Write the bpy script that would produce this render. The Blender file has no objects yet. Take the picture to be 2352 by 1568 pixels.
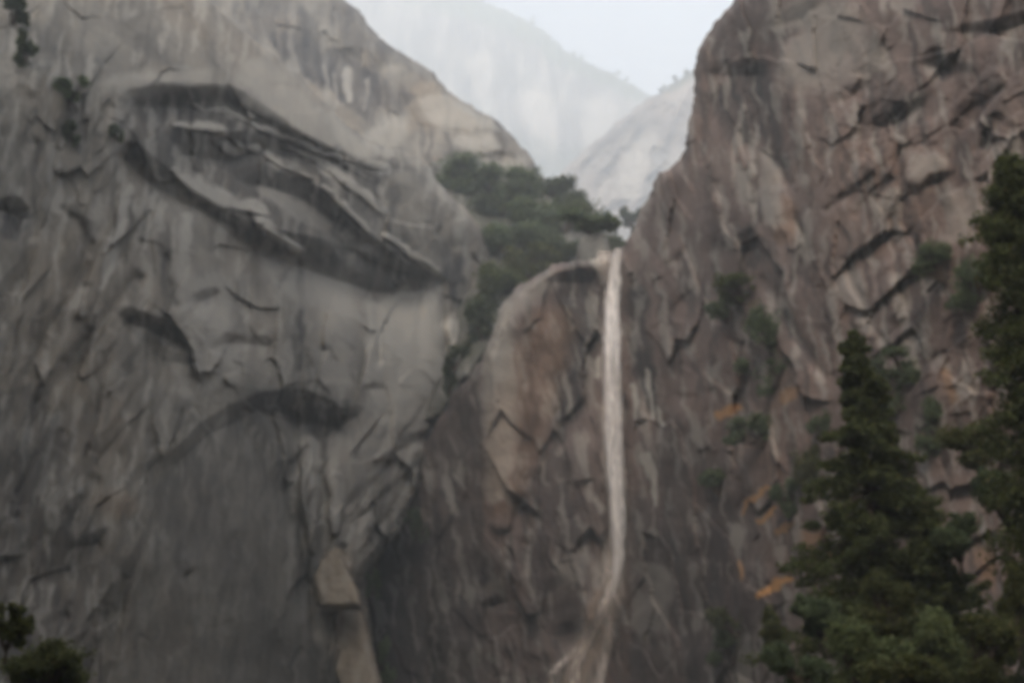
import bpy, math, random
import numpy as np
from mathutils import Vector

# ------------------------------------------------------------------ camera
sc = bpy.context.scene
C = sc.collection
PW, PH = 2352.0, 1568.0                      # photo units used for every outline below
HF = math.radians(50.0)
FPX = PW / 2 / math.tan(HF / 2)
PITCH = math.radians(16.0)
CAM = np.array([0.0, 0.0, 1.7])
cd = bpy.data.cameras.new("camera")
cd.sensor_width = 36.0
cd.angle = HF
cd.clip_start = 0.1
cd.clip_end = 30000
cd.dof.use_dof = True                        # the photo is soft all over: focused near, nothing beyond is sharp
cd.dof.focus_distance = 3.0
cd.dof.aperture_fstop = 2.7
cam = bpy.data.objects.new("camera", cd)
C.objects.link(cam)
cam.location = CAM
cam.rotation_euler = (math.pi / 2 + PITCH, 0, 0)
sc.camera = cam

# ------------------------------------------------------------------ sky, sun, exposure
SUN_EL, SUN_AZ = math.radians(38), math.radians(-164)      # behind the viewer, over the added shade wall, dimmed by thick haze
w = bpy.data.worlds.new("World")
sc.world = w
w.use_nodes = True
nt = w.node_tree
bg = nt.nodes["Background"]
sky = nt.nodes.new("ShaderNodeTexSky")
sky.sky_type = 'NISHITA'
sky.sun_disc = False
sky.sun_elevation = SUN_EL
sky.sun_rotation = SUN_AZ
sky.air_density = 1.5
sky.dust_density = 10.0
sky.ozone_density = 1.0
nt.links.new(sky.outputs[0], bg.inputs[0])
bg.inputs[1].default_value = 0.15
sl = bpy.data.lights.new("sun", 'SUN')
sl.energy = 3.6
sl.angle = math.radians(10)
sl.color = (1.0, 0.90, 0.80)
so = bpy.data.objects.new("sun", sl)
C.objects.link(so)
sd = Vector((math.sin(SUN_AZ) * math.cos(SUN_EL), math.cos(SUN_AZ) * math.cos(SUN_EL), math.sin(SUN_EL)))
so.rotation_euler = sd.to_track_quat('Z', 'Y').to_euler()
so.location = sd * 300
sc.view_settings.view_transform = 'Standard'
sc.view_settings.look = 'None'
sc.view_settings.gamma = 1
sc.view_settings.exposure = 1.36
sc.cycles.volume_bounces = 3
sc.cycles.max_bounces = 8
sc.cycles.diffuse_bounces = 4
sc.cycles.transparent_max_bounces = 24

FWD = np.array([0, math.cos(PITCH), math.sin(PITCH)])
UPV = np.array([0, -math.sin(PITCH), math.cos(PITCH)])
RGT = np.array([1.0, 0, 0])


def at(u, v, D):
    """a point seen at photo position (u, v), D metres ahead"""
    u = np.asarray(u, float); v = np.asarray(v, float); D = np.asarray(D, float)
    return CAM + D[..., None] * (FWD + ((u - PW / 2) / FPX)[..., None] * RGT + ((PH / 2 - v) / FPX)[..., None] * UPV)


# ------------------------------------------------------------------ noise
def _h(ix, iy, s):
    n = (ix.astype(np.int64) * 374761393 + iy.astype(np.int64) * 668265263 + s * 974711) & 0x7fffffff
    n = ((n ^ (n >> 13)) * 1274126177) & 0x7fffffff
    n = ((n ^ (n >> 16)) * 60493) & 0x7fffffff
    return ((n ^ (n >> 11)) & 0xffffff) / float(0xffffff)


def gnoise(x, y, s=0):
    ix = np.floor(x); iy = np.floor(y)
    fx = x - ix; fy = y - iy
    ux = fx * fx * fx * (fx * (fx * 6 - 15) + 10); uy = fy * fy * fy * (fy * (fy * 6 - 15) + 10)
    def g(ox, oy):
        a = _h(ix + ox, iy + oy, s) * 2 * math.pi
        return np.cos(a) * (fx - ox) + np.sin(a) * (fy - oy)
    a = g(0, 0) * (1 - ux) + g(1, 0) * ux
    b = g(0, 1) * (1 - ux) + g(1, 1) * ux
    return (a * (1 - uy) + b * uy) * 1.5


def fbm(x, y, o=4, s=0, gain=0.5):
    r = 0; a = 1.0
    for i in range(o):
        r = r + a * gnoise(x, y, s + 17 * i); x = x * 2.03 + 5.1; y = y * 2.03 - 3.7; a *= gain
    return r


def ridged(x, y, o=3, s=0):
    r = 0; a = 1.0
    for i in range(o):
        r = r + a * (1 - 2 * np.abs(gnoise(x, y, s + 31 * i))); x = x * 2.1 + 1.3; y = y * 2.1 + 7.7; a *= 0.5
    return r - 0.9


def facets(x, y, s=0, tilt=1.0):
    """angular rock: each cell is its own tilted plane; also returns closeness to the cell's border"""
    ix = np.floor(x); iy = np.floor(y)
    d1 = np.full(x.shape, 9e9); d2 = d1.copy(); h = np.zeros(x.shape)
    for ox in (-1, 0, 1):
        for oy in (-1, 0, 1):
            cx = ix + ox; cy = iy + oy
            px = cx + _h(cx, cy, s); py = cy + _h(cx, cy, s + 1)
            dx = x - px; dy = y - py
            d = dx * dx + dy * dy
            hh = .38 * (_h(cx, cy, s + 2) - .5) + tilt * ((_h(cx, cy, s + 3) - .5) * dx + (_h(cx, cy, s + 4) - .5) * dy)
            m = d < d1
            d2 = np.where(m, d1, np.minimum(d2, d)); h = np.where(m, hh, h); d1 = np.where(m, d, d1)
    e = np.sqrt(d2) - np.sqrt(d1)
    return h, e


def sheets(x, y, s=0, K=4.0, w=.72):
    """split granite: layers of even thickness broken off along sharp edges"""
    t = fbm(x, y, 3, s, .45) * K
    f = np.floor(t)
    return (f + sstep(w, 1, t - f)) / K


def crag(x, y, s=0):
    """jointed rock: big tilted planes, broken into smaller ones only in places"""
    p = facets(x, y, s, 2.2)[0]
    q = facets(x * 2.3 + 3.3, y * 2.3 + 1.7, s + 7, 2.0)[0]
    t = facets(x * 5.1 + 1.3, y * 5.1 + 4.7, s + 13, 2.0)[0]
    m = sstep(-.35, .45, fbm(x * .6, y * .6, 2, s + 19))
    return p + (.32 * q + .11 * t) * m


def rot(u, v, deg):
    """across / along coordinates for structures that run at deg from the vertical (positive leans down to the right)"""
    a = math.radians(deg)
    return u * math.cos(a) - v * math.sin(a), u * math.sin(a) + v * math.cos(a)


def sstep(a, b, x):
    t = np.clip((x - a) / (b - a), 0, 1)
    return t * t * (3 - 2 * t)


ROOF = 1.4                                   # how far overhangs stand out


# ------------------------------------------------------------------ stroke fields
def seg_field(u, v, pts):
    """nearest point of a polyline: signed distance (positive = right of travel, below when drawn left to right) and values there"""
    pts = np.asarray(pts, float)
    best = np.full(u.shape, 9e9); sd = best.copy()
    val = np.zeros(u.shape + (pts.shape[1] - 2,)); tl = np.zeros(u.shape)
    for i in range(len(pts) - 1):
        a, b = pts[i], pts[i + 1]
        e = b[:2] - a[:2]; L2 = max(e @ e, 1e-6)
        t = np.clip(((u - a[0]) * e[0] + (v - a[1]) * e[1]) / L2, 0, 1)
        dx = u - a[0] - t * e[0]; dy = v - a[1] - t * e[1]
        d = np.hypot(dx, dy)
        m = d < best
        best = np.where(m, d, best)
        sgn = np.sign(e[0] * dy - e[1] * dx)
        sd = np.where(m, d * sgn, sd)
        val = np.where(m[..., None], a[2:] + t[..., None] * (b[2:] - a[2:]), val)
    return best, sd, val


def paint_area(wt, u, v, poly, k, soft=8.0):
    """staining or painted shade filling an outline, with a soft edge"""
    m = near(u, v, poly, 4 * soft)
    if not m.any(): return
    uu, vv = u[m], v[m]
    b, _, _ = seg_field(uu, vv, [(*p, 0) for p in poly] + [(*poly[0], 0)])
    b = np.where(inside(uu, vv, poly), b, -b)
    wt[m] = np.maximum(wt[m], k * sstep(-soft, soft, b))


def near(u, v, pts, pad):
    p = np.asarray(pts, float)
    return (u > p[:, 0].min() - pad) & (u < p[:, 0].max() + pad) & (v > p[:, 1].min() - pad) & (v < p[:, 1].max() + pad)


def roof(h, u, v, pts, tail):
    """overhang: pts = (u, v, half width, depth) drawn left to right; the rock steps back by depth under it, then eases out over tail"""
    m = near(u, v, pts, tail * 5 + 60)
    if not m.any(): return
    b, sd, val = seg_field(u[m], v[m], pts)
    hw, dp = val[:, 0], val[:, 1]
    t = np.clip((sd + hw) / (2 * hw), 0, 1)
    dp = dp * ROOF
    r = np.where(sd <= hw, dp * t, dp * np.exp(-np.maximum(sd - hw, 0) / tail))
    h[m] += r


def groove(h, u, v, pts, depth):
    """crack: pts = (u, v, half width)"""
    m = near(u, v, pts, 120)
    if not m.any(): return
    b, sd, val = seg_field(u[m], v[m], pts)
    h[m] += depth * .75 * np.exp(-(b / np.maximum(val[:, 0] * 1.5, .5)) ** 2)


def slab(h, u, v, pts, height, edge=0.35):
    """raised plate along a stroke: pts = (u, v, half width)"""
    m = near(u, v, pts, 200)
    if not m.any(): return
    b, sd, val = seg_field(u[m], v[m], pts)
    h[m] -= height * (1 - sstep(1 - edge, 1 + edge, b / val[:, 0]))


def paint(wt, u, v, pts, k, soft=0.6):
    """weight of a mineral mark, water streak or painted shade along a stroke: pts = (u, v, half width)"""
    m = near(u, v, pts, 250)
    if not m.any(): return
    b, sd, val = seg_field(u[m], v[m], pts)
    wt[m] = np.maximum(wt[m], k * (1 - sstep(1 - soft, 1 + soft, b / val[:, 0])))


def inside(u, v, poly):
    r = np.zeros(u.shape, bool); n = len(poly)
    for i in range(n):
        x1, y1 = poly[i]; x2, y2 = poly[(i + 1) % n]
        if y1 == y2: continue
        c = (y1 > v) != (y2 > v)
        r ^= c & (u < (x2 - x1) * (v - y1) / (y2 - y1) + x1)
    return r


# ------------------------------------------------------------------ materials
def rock_material(name, dark, light, warm, bump=0.22, scale=1.0, green=None):
    """granite: two greys broken up by noise, warm mineral patches, and the streaks, scars and painted shade stored on the mesh"""
    m = bpy.data.materials.new(name); m.use_nodes = True
    t = m.node_tree; N = t.nodes; L = t.links
    b = N["Principled BSDF"]; b.inputs["Roughness"].default_value = 0.85
    b.inputs["Specular IOR Level"].default_value = 0.25
    tc = N.new("ShaderNodeTexCoord")
    mp = N.new("ShaderNodeMapping"); mp.inputs["Scale"].default_value = (scale, scale, scale * 0.55)
    L.new(tc.outputs["Object"], mp.inputs[0])
    def noise(sc_, det, rough=0.6):
        n = N.new("ShaderNodeTexNoise"); n.inputs["Scale"].default_value = sc_
        n.inputs["Detail"].default_value = det; n.inputs["Roughness"].default_value = rough
        L.new(mp.outputs[0], n.inputs["Vector"]); return n
    def ramp(src, a, c):
        r = N.new("ShaderNodeMapRange"); r.inputs[1].default_value = a; r.inputs[2].default_value = c
        L.new(src, r.inputs[0]); return r.outputs[0]
    def mix(f, a, c):
        x = N.new("ShaderNodeMix"); x.data_type = 'RGBA'
        if hasattr(f, "links"): L.new(f, x.inputs[0])
        else: x.inputs[0].default_value = f
        for k, s in ((6, a), (7, c)):
            if hasattr(s, "links"): L.new(s, x.inputs[k])
            else: x.inputs[k].default_value = (*s, 1)
        return x.outputs[2]
    n1 = noise(0.10, 6); n2 = noise(0.035, 5); n3 = noise(0.9, 5, 0.7)
    col = mix(ramp(n1.outputs[0], .36, .64), dark, light)
    col = mix(ramp(n2.outputs[0], .46, .68), col, warm)
    f3 = N.new("ShaderNodeMath"); f3.operation = 'MULTIPLY'; f3.inputs[1].default_value = 0.45
    L.new(ramp(n3.outputs[0], .5, .75), f3.inputs[0])
    col = mix(f3.outputs[0], col, tuple(x * 0.6 for x in dark))
    at_ = N.new("ShaderNodeAttribute"); at_.attribute_name = "stain_and_shade"
    sp = N.new("ShaderNodeSeparateColor"); L.new(at_.outputs["Color"], sp.inputs[0])
    col = mix(sp.outputs[0], col, (0.042, 0.038, 0.037))       # black water streaks, and shade painted into recesses and low rock
    col = mix(sp.outputs[1], col, (0.46, 0.43, 0.38))          # fresh pale granite, and light painted onto the arch strips
    col = mix(sp.outputs[2], col, green or (0.52, 0.27, 0.10))  # rust-orange scars / plant cover
    L.new(col, b.inputs["Base Color"])
    bp = N.new("ShaderNodeBump"); bp.inputs["Strength"].default_value = bump; bp.inputs["Distance"].default_value = 0.6 / scale
    L.new(n3.outputs[0], bp.inputs["Height"]); L.new(bp.outputs[0], b.inputs["Normal"])
    return m


def leaf_material(name, c1, c2, c3=None):
    m = bpy.data.materials.new(name); m.use_nodes = True
    t = m.node_tree; N = t.nodes; L = t.links
    b = N["Principled BSDF"]; b.inputs["Roughness"].default_value = 0.6
    b.inputs["Specular IOR Level"].default_value = 0.2
    g = N.new("ShaderNodeNewGeometry"); r = N.new("ShaderNodeValToRGB")
    L.new(g.outputs["Random Per Island"], r.inputs[0])
    r.color_ramp.elements[0].color = (*c1, 1); r.color_ramp.elements[1].color = (*c2, 1)
    if c3:
        e = r.color_ramp.elements.new(0.93); e.color = (*c2, 1); r.color_ramp.elements[-1].color = (*c3, 1)
    L.new(r.outputs[0], b.inputs["Base Color"])
    tr = N.new("ShaderNodeBsdfTranslucent"); L.new(r.outputs[0], tr.inputs[0])
    ms = N.new("ShaderNodeMixShader"); ms.inputs[0].default_value = 0.45
    L.new(b.outputs[0], ms.inputs[1]); L.new(tr.outputs[0], ms.inputs[2])
    L.new(ms.outputs[0], N["Material Output"].inputs[0])
    return m


def plain_material(name, c, rough=0.9, nscale=3.0, var=0.5):
    m = bpy.data.materials.new(name); m.use_nodes = True
    t = m.node_tree; N = t.nodes; L = t.links
    b = N["Principled BSDF"]; b.inputs["Roughness"].default_value = rough
    n = N.new("ShaderNodeTexNoise"); n.inputs["Scale"].default_value = nscale; n.inputs["Detail"].default_value = 6
    tc = N.new("ShaderNodeTexCoord"); L.new(tc.outputs["Object"], n.inputs["Vector"])
    r = N.new("ShaderNodeValToRGB"); L.new(n.outputs[0], r.inputs[0])
    r.color_ramp.elements[0].position = .35; r.color_ramp.elements[1].position = .68
    r.color_ramp.elements[0].color = (*[x * (1 - var) for x in c], 1)
    r.color_ramp.elements[1].color = (*[min(1, x * (1 + var)) for x in c], 1)
    L.new(r.outputs[0], b.inputs["Base Color"])
    return m


# ------------------------------------------------------------------ mesh helpers
def mesh_obj(name, verts, faces, mat, parent=None, smooth=True):
    """faces: (n, 3 or 4) int array"""
    me = bpy.data.meshes.new(name)
    verts = np.asarray(verts, np.float32); faces = np.asarray(faces, np.int32)
    k = faces.shape[1]
    me.vertices.add(len(verts)); me.vertices.foreach_set("co", verts.ravel())
    me.loops.add(faces.size); me.loops.foreach_set("vertex_index", faces.ravel())
    me.polygons.add(len(faces)); me.polygons.foreach_set("loop_start", np.arange(0, faces.size, k, dtype=np.int32))
    me.update(calc_edges=True)
    me.polygons.foreach_set("use_smooth", np.full(len(faces), smooth))
    me.materials.append(mat)
    o = bpy.data.objects.new(name, me); C.objects.link(o)
    if parent: o.parent = parent
    return o


def tag(o, label, cat, group=None, kind=None):
    o["label"] = label; o["category"] = cat
    if group: o["group"] = group
    if kind: o["kind"] = kind
    return o


def patch(name, poly, step, depth_fn, stain_shade_fn, mat, push, edge_w, edge_r, rough=3.0, seed=0):
    """a rock mass as a relief with its own depth everywhere: rounded off at its outline and closed by flanks that run back by push metres"""
    P = np.asarray(poly, float)
    u0, v0 = P.min(0); u1, v1 = P.max(0)
    us = np.arange(u0, u1 + step, step); vs = np.arange(v0, v1 + step, step)
    U, V = np.meshgrid(us, vs)
    # rough outline
    Uw = U + rough * fbm(U / 40, V / 40, 3, seed + 5) ; Vw = V + rough * fbm(U / 40, V / 40, 3, seed + 9)
    ins = inside(Uw, Vw, poly)
    dist = np.full(U.shape, 9e9)
    n = len(poly)
    for i in range(n):
        a = P[i]; b = P[(i + 1) % n]; e = b - a; L2 = max(e @ e, 1e-6)
        t = np.clip(((Uw - a[0]) * e[0] + (Vw - a[1]) * e[1]) / L2, 0, 1)
        dist = np.minimum(dist, np.hypot(Uw - a[0] - t * e[0], Vw - a[1] - t * e[1]))
    D = depth_fn(U, V)
    q = np.clip(1 - dist / edge_w, 0, 1)
    D = D + edge_r * (1 - np.sqrt(np.clip(1 - q * q, 0, 1)))
    X = at(U, V, D)
    st = stain_shade_fn(U, V)
    idx = -np.ones(U.shape, int); idx[ins] = np.arange(ins.sum())
    f = np.stack([idx[:-1, :-1], idx[1:, :-1], idx[1:, 1:], idx[:-1, 1:]], -1).reshape(-1, 4)
    f = f[(f >= 0).all(1)]
    verts = X[ins]; stn = st[ins]
    # flanks
    ed = np.concatenate([f[:, [0, 1]], f[:, [1, 2]], f[:, [2, 3]], f[:, [3, 0]]])
    key = np.sort(ed, 1); kk = key[:, 0].astype(np.int64) * (len(verts) + 1) + key[:, 1]
    uq, inv, cnt = np.unique(kk, return_inverse=True, return_counts=True)
    be = ed[cnt[inv] == 1]
    bv = np.unique(be); mp = -np.ones(len(verts), int)
    allv = [verts]; alls = [stn]; allf = [f]; base = len(verts); prev = np.arange(len(verts))
    for k in (0.25, 1.0):
        mp = prev.copy(); mp[bv] = base + np.arange(len(bv))
        allv.append(verts[bv] + np.asarray(push) * k); alls.append(stn[bv])
        allf.append(np.stack([prev[be[:, 1]], prev[be[:, 0]], mp[be[:, 0]], mp[be[:, 1]]], -1))
        base += len(bv); prev = mp
    verts = np.concatenate(allv); stn = np.concatenate(alls); f = np.concatenate(allf)
    o = mesh_obj(name, verts, f, mat)
    a = o.data.color_attributes.new("stain_and_shade", 'FLOAT_COLOR', 'POINT')
    c = np.ones((len(verts), 4), np.float32); c[:, :3] = stn
    a.data.foreach_set("color", c.ravel())
    return o


def corners(u, v, ua, ub, va, vb, d00, d10, d01, d11):
    """a leaning plane-like face through four depths (top left, top right, bottom left, bottom right)"""
    s = (u - ua) / (ub - ua); t = (v - va) / (vb - va)
    return 1 / np.maximum((1 - s) * (1 - t) / d00 + s * (1 - t) / d10 + (1 - s) * t / d01 + s * t / d11, 1e-4)


# ================================================================== LEFT CLIFF
L_POLY = [(-420, -900), (0, -860), (200, -500), (340, -220), (470, -10), (560, 72), (640, 128), (722, 212), (790, 282), (850, 324), (925, 345), (985, 372),
          (1015, 430), (1075, 480), (1120, 540), (1132, 610), (1112, 660), (1092, 740), (1056, 850), (1030, 905), (1012, 965), (990, 1010),
          (965, 1120), (930, 1200), (880, 1270), (838, 1330), (852, 1420), (872, 1568), (880, 1660), (-420, 1660)]
L_ROOFS = [
    ([(840, 1090, 4, 0), (880, 1050, 8, 16), (930, 1020, 8, 14), (970, 1005, 4, 0)], 24), ([(830, 1180, 4, 0), (880, 1130, 8, 16), (930, 1090, 8, 14), (985, 1040, 4, 0)], 26),
    ([(815, 1250, 4, 0), (860, 1200, 8, 14), (910, 1160, 5, 0)], 20), ([(750, 990, 6, 0), (770, 970, 12, 26), (800, 960, 8, 12), (830, 955, 4, 0)], 60),  # (polyline of (u, v, half width, depth), tail)
    ([(262, 250, 10, 0), (300, 225, 22, 45), (370, 218, 26, 75), (440, 222, 26, 80), (520, 218, 26, 80), (600, 262, 22, 60), (700, 328, 16, 42), (800, 366, 9, 22), (900, 385, 5, 8), (960, 390, 4, 0)], 60),
    ([(380, 300, 8, 0), (430, 325, 30, 70), (520, 335, 34, 80), (600, 320, 22, 50), (700, 352, 14, 30), (800, 388, 10, 22), (900, 430, 6, 0)], 70),
    ([(270, 330, 14, 0), (300, 345, 22, 40), (360, 400, 28, 55), (420, 440, 20, 45), (500, 490, 16, 30), (560, 520, 12, 0)], 40),
    ([(520, 400, 10, 0), (600, 402, 26, 50), (690, 425, 24, 55), (760, 480, 18, 45), (850, 545, 12, 30), (1000, 630, 8, 6)], 40),
    ([(480, 482, 12, 0), (560, 530, 26, 60), (640, 560, 32, 90), (740, 590, 40, 120), (860, 630, 40, 120), (960, 640, 26, 70), (1030, 640, 10, 0)], 90),
    ([(700, 470, 10, 0), (770, 520, 22, 40), (850, 580, 20, 50), (930, 615, 12, 30), (1000, 640, 6, 0)], 30),
    ([(545, 930, 10, 0), (600, 925, 26, 50), (680, 928, 38, 90), (750, 945, 32, 70), (812, 945, 14, 18), (845, 935, 6, 0)], 110),
    ([(280, 1110, 8, 0), (330, 1080, 14, 12), (400, 1050, 16, 18), (470, 985, 18, 26), (540, 945, 22, 34), (580, 925, 20, 0)], 150),
    ([(430, 690, 6, 0), (460, 678, 13, 24), (490, 668, 10, 18), (505, 665, 5, 0)], 22),
    ([(260, 705, 8, 0), (300, 722, 18, 34), (370, 750, 20, 40), (410, 768, 12, 20), (440, 780, 6, 0)], 60),
    ([(330, 770, 6, 0), (380, 810, 16, 26), (430, 828, 9, 14), (460, 835, 5, 0)], 40),
    ([(480, 800, 6, 0), (520, 775, 14, 20), (560, 780, 10, 14), (610, 780, 12, 18), (640, 800, 5, 0)], 30),
    ([(720, 802, 4, 0), (745, 797, 9, 14), (765, 800, 5, 0)], 12),
    ([(820, 890, 4, 0), (860, 885, 9, 14), (900, 890, 5, 0)], 18),
    ([(210, 140, 4, 0), (240, 140, 8, 14), (262, 150, 4, 0)], 12),
    ([(290, 165, 5, 0), (320, 158, 13, 24), (345, 165, 5, 0)], 14),
    ([(-20, 470, 8, 20), (30, 470, 24, 60), (80, 500, 12, 0)], 60),
    ([(610, 195, 3, 0), (650, 190, 5, 8), (705, 205, 3, 0)], 14),
    ([(230, 240, 4, 0), (260, 240, 7, 10), (285, 255, 4, 0)], 14),
    ([(770, 1180, 4, 0), (800, 1150, 8, 14), (830, 1110, 5, 0)], 14),
    ([(900, 1010, 5, 0), (960, 1000, 12, 18), (1000, 980, 5, 0)], 18),
    ([(180, 650, 5, 0), (195, 655, 8, 12), (215, 655, 4, 0)], 12),
    ([(150, 1260, 5, 0), (215, 1235, 14, 26), (250, 1205, 5, 0)], 30),
    ([(410, 1330, 3, 0), (430, 1315, 6, 9), (455, 1295, 3, 0)], 12),
]
L_CRACKS = [
    ([(685, 605, 6), (690, 700, 9), (694, 760, 10), (690, 900, 4)], 26),
    ([(640, 610, 6), (645, 660, 4)], 14),
    ([(672, 960, 9), (680, 1040, 11), (660, 1130, 13), (680, 1200, 10), (700, 1280, 7), (712, 1380, 8), (720, 1470, 9), (740, 1568, 13), (745, 1660, 14)], 44),
    ([(735, 1090, 10), (742, 1150, 11), (740, 1260, 10), (760, 1300, 6)], 34),
    ([(790, 1260, 6), (800, 1320, 9), (830, 1360, 10), (850, 1420, 9)], 26),
    ([(735, 1390, 4), (790, 1392, 5), (840, 1388, 4)], 20),
    ([(860, 690, 6), (866, 740, 9), (872, 830, 5)], 18),
    ([(1012, 650, 10), (1020, 740, 9), (1035, 830, 6), (1048, 870, 5)], 34),
    ([(1035, 580, 16), (1045, 650, 20), (1060, 720, 14)], 38),
    ([(1085, 600, 9), (1075, 690, 12), (1060, 760, 9)], 26),
    ([(150, 130, 8), (185, 250, 14), (190, 320, 8)], 20),
    ([(10, 160, 16), (45, 200, 18), (70, 230, 8)], 22),
    ([(75, 330, 10), (85, 430, 14), (80, 540, 8)], 22),
    ([(310, 640, 10), (250, 720, 10), (170, 830, 12), (95, 920, 14), (70, 1050, 12), (40, 1180, 10)], 34),
    ([(200, 760, 8), (170, 860, 12), (140, 1000, 14), (95, 1150, 12), (60, 1260, 8)], 30),
    ([(150, 480, 8), (210, 560, 8), (160, 680, 9), (110, 770, 10), (60, 860, 8)], 24),
    ([(380, 590, 6), (385, 650, 10), (400, 700, 8)], 20),
    ([(330, 420, 5), (335, 500, 7), (325, 560, 4)], 14),
    ([(220, 1100, 8), (180, 1180, 10), (150, 1300, 10), (140, 1420, 8)], 26),
    ([(285, 1330, 6), (270, 1420, 8), (262, 1500, 6)], 16),
    ([(900, 1060, 6), (850, 1120, 8), (800, 1200, 6)], 16),
    ([(960, 1050, 5), (900, 1180, 8), (850, 1250, 5)], 16),
    ([(640, 150, 2), (560, 60, 2)], 4),
]
STRIPS = [
    [(450, 245, 6), (520, 250, 12), (575, 275, 10), (620, 305, 8), (680, 330, 6), (735, 350, 4)],
    [(395, 285, 6), (450, 290, 9), (508, 300, 11)], [(520, 340, 14), (550, 345, 15)], [(572, 340, 8), (592, 345, 8)],
    [(612, 355, 8), (650, 375, 10), (700, 400, 7), (718, 410, 3)],
    [(650, 340, 3), (720, 360, 8), (780, 405, 11), (840, 450, 11), (882, 487, 8)],
    [(700, 345, 3), (800, 370, 6), (885, 386, 9)],
    [(740, 430, 4), (790, 470, 7), (830, 520, 5), (890, 570, 5), (935, 602, 3)],
    [(880, 540, 5), (940, 580, 8), (1005, 620, 6)],
    [(400, 395, 8), (440, 420, 18), (500, 455, 22), (560, 470, 16), (600, 482, 10), (618, 495, 5)],
    [(580, 482, 8), (600, 510, 16), (640, 545, 12), (690, 580, 8)],
]
L_SLABS = [(p, 15) for p in STRIPS] + [
    ([(610, 530, 8), (660, 560, 10), (690, 575, 8)], 19),
    ([(640, 960, 10), (668, 1040, 14), (665, 1100, 12)], 25),
    ([(700, 1020, 18), (710, 1120, 20), (715, 1200, 14), (720, 1260, 10)], 41),
    ([(765, 1100, 18), (770, 1160, 20), (770, 1220, 10)], 32),
    ([(1045, 750, 26), (1050, 780, 20), (1048, 810, 10)], 35),
    ([(1092, 690, 8), (1088, 730, 8)], 19),
    ([(500, 640, 60), (500, 720, 60)], 10),
    ([(245, 560, 14), (215, 650, 16), (190, 720, 12)], 16),
    ([(250, 780, 20), (210, 830, 22), (190, 860, 12)], 16),
]


def left_h(u, v):
    wu = u + 6 * fbm(u / 60, v / 60, 3, 3); wv = v + 6 * fbm(u / 60, v / 60, 3, 4)
    h = np.zeros(u.shape)
    for p, t in L_ROOFS: roof(h, wu * .5 + u * .5, wv * .5 + v * .5, p, t)
    for p, d in L_CRACKS: groove(h, wu, wv, p, d)
    for p, d in L_SLABS: slab(h, wu * .6 + u * .4, wv * .6 + v * .4, p, d)
    # amount of broken rock: smooth dome low in the middle, smooth slope at the top
    dome = np.zeros(u.shape)
    paint(dome, u, v, [(520, 1150, 150), (480, 1350, 190), (480, 1620, 230)], 0.88, 0.4)
    top = np.zeros(u.shape)
    paint(top, u, v, [(250, -80, 170), (420, 80, 110), (620, 200, 60), (800, 320, 30)], 0.7, 0.6)
    k = 1 - np.maximum(dome, top)
    left = 1 - sstep(250, 480, u - (v - 700) * .15)
    low = sstep(880, 1000, v) * sstep(560, 700, u)
    a1, b1 = rot(wu, wv, -24)
    rl = (ridged(a1 / 120, b1 / 520, 2, 40) * 22 + crag(a1 / 85, b1 / 230, 41) * 27) * left
    a2, b2 = rot(wu, wv, -18)
    rm = crag(a2 / 62, b2 / 150, 61) * 34 * low
    a3, b3 = rot(wu, wv, 0)
    rv = crag(a3 / 110, b3 / 140, 81) * 25 * (1 - left) * (1 - low)
    g = -(rl + rm + rv) + fbm(u / 170, v / 200, 2, 7) * 18
    h += g * k + fbm(u / 160, v / 200, 3, 14) * 10 + fbm(u / 9, v / 11, 2, 15) * 0.7
    # the dome swells out
    h -= 40 * np.exp(-(((u - 520) / 210) ** 2 + ((v - 1350) / 420) ** 2))
    return h


def left_depth(u, v):
    D = corners(u, v, 0, 1100, 0, 1568, 116, 250, 90, 160)
    q = np.minimum(np.maximum(205 + np.maximum(u - 480, 0) * .5 - v, 0), 330)
    D = D * (1 + 0.0009 * q * q / (q + 60))                             # lies back above the arch
    return D * (1 + left_h(u, v) / FPX)


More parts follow.
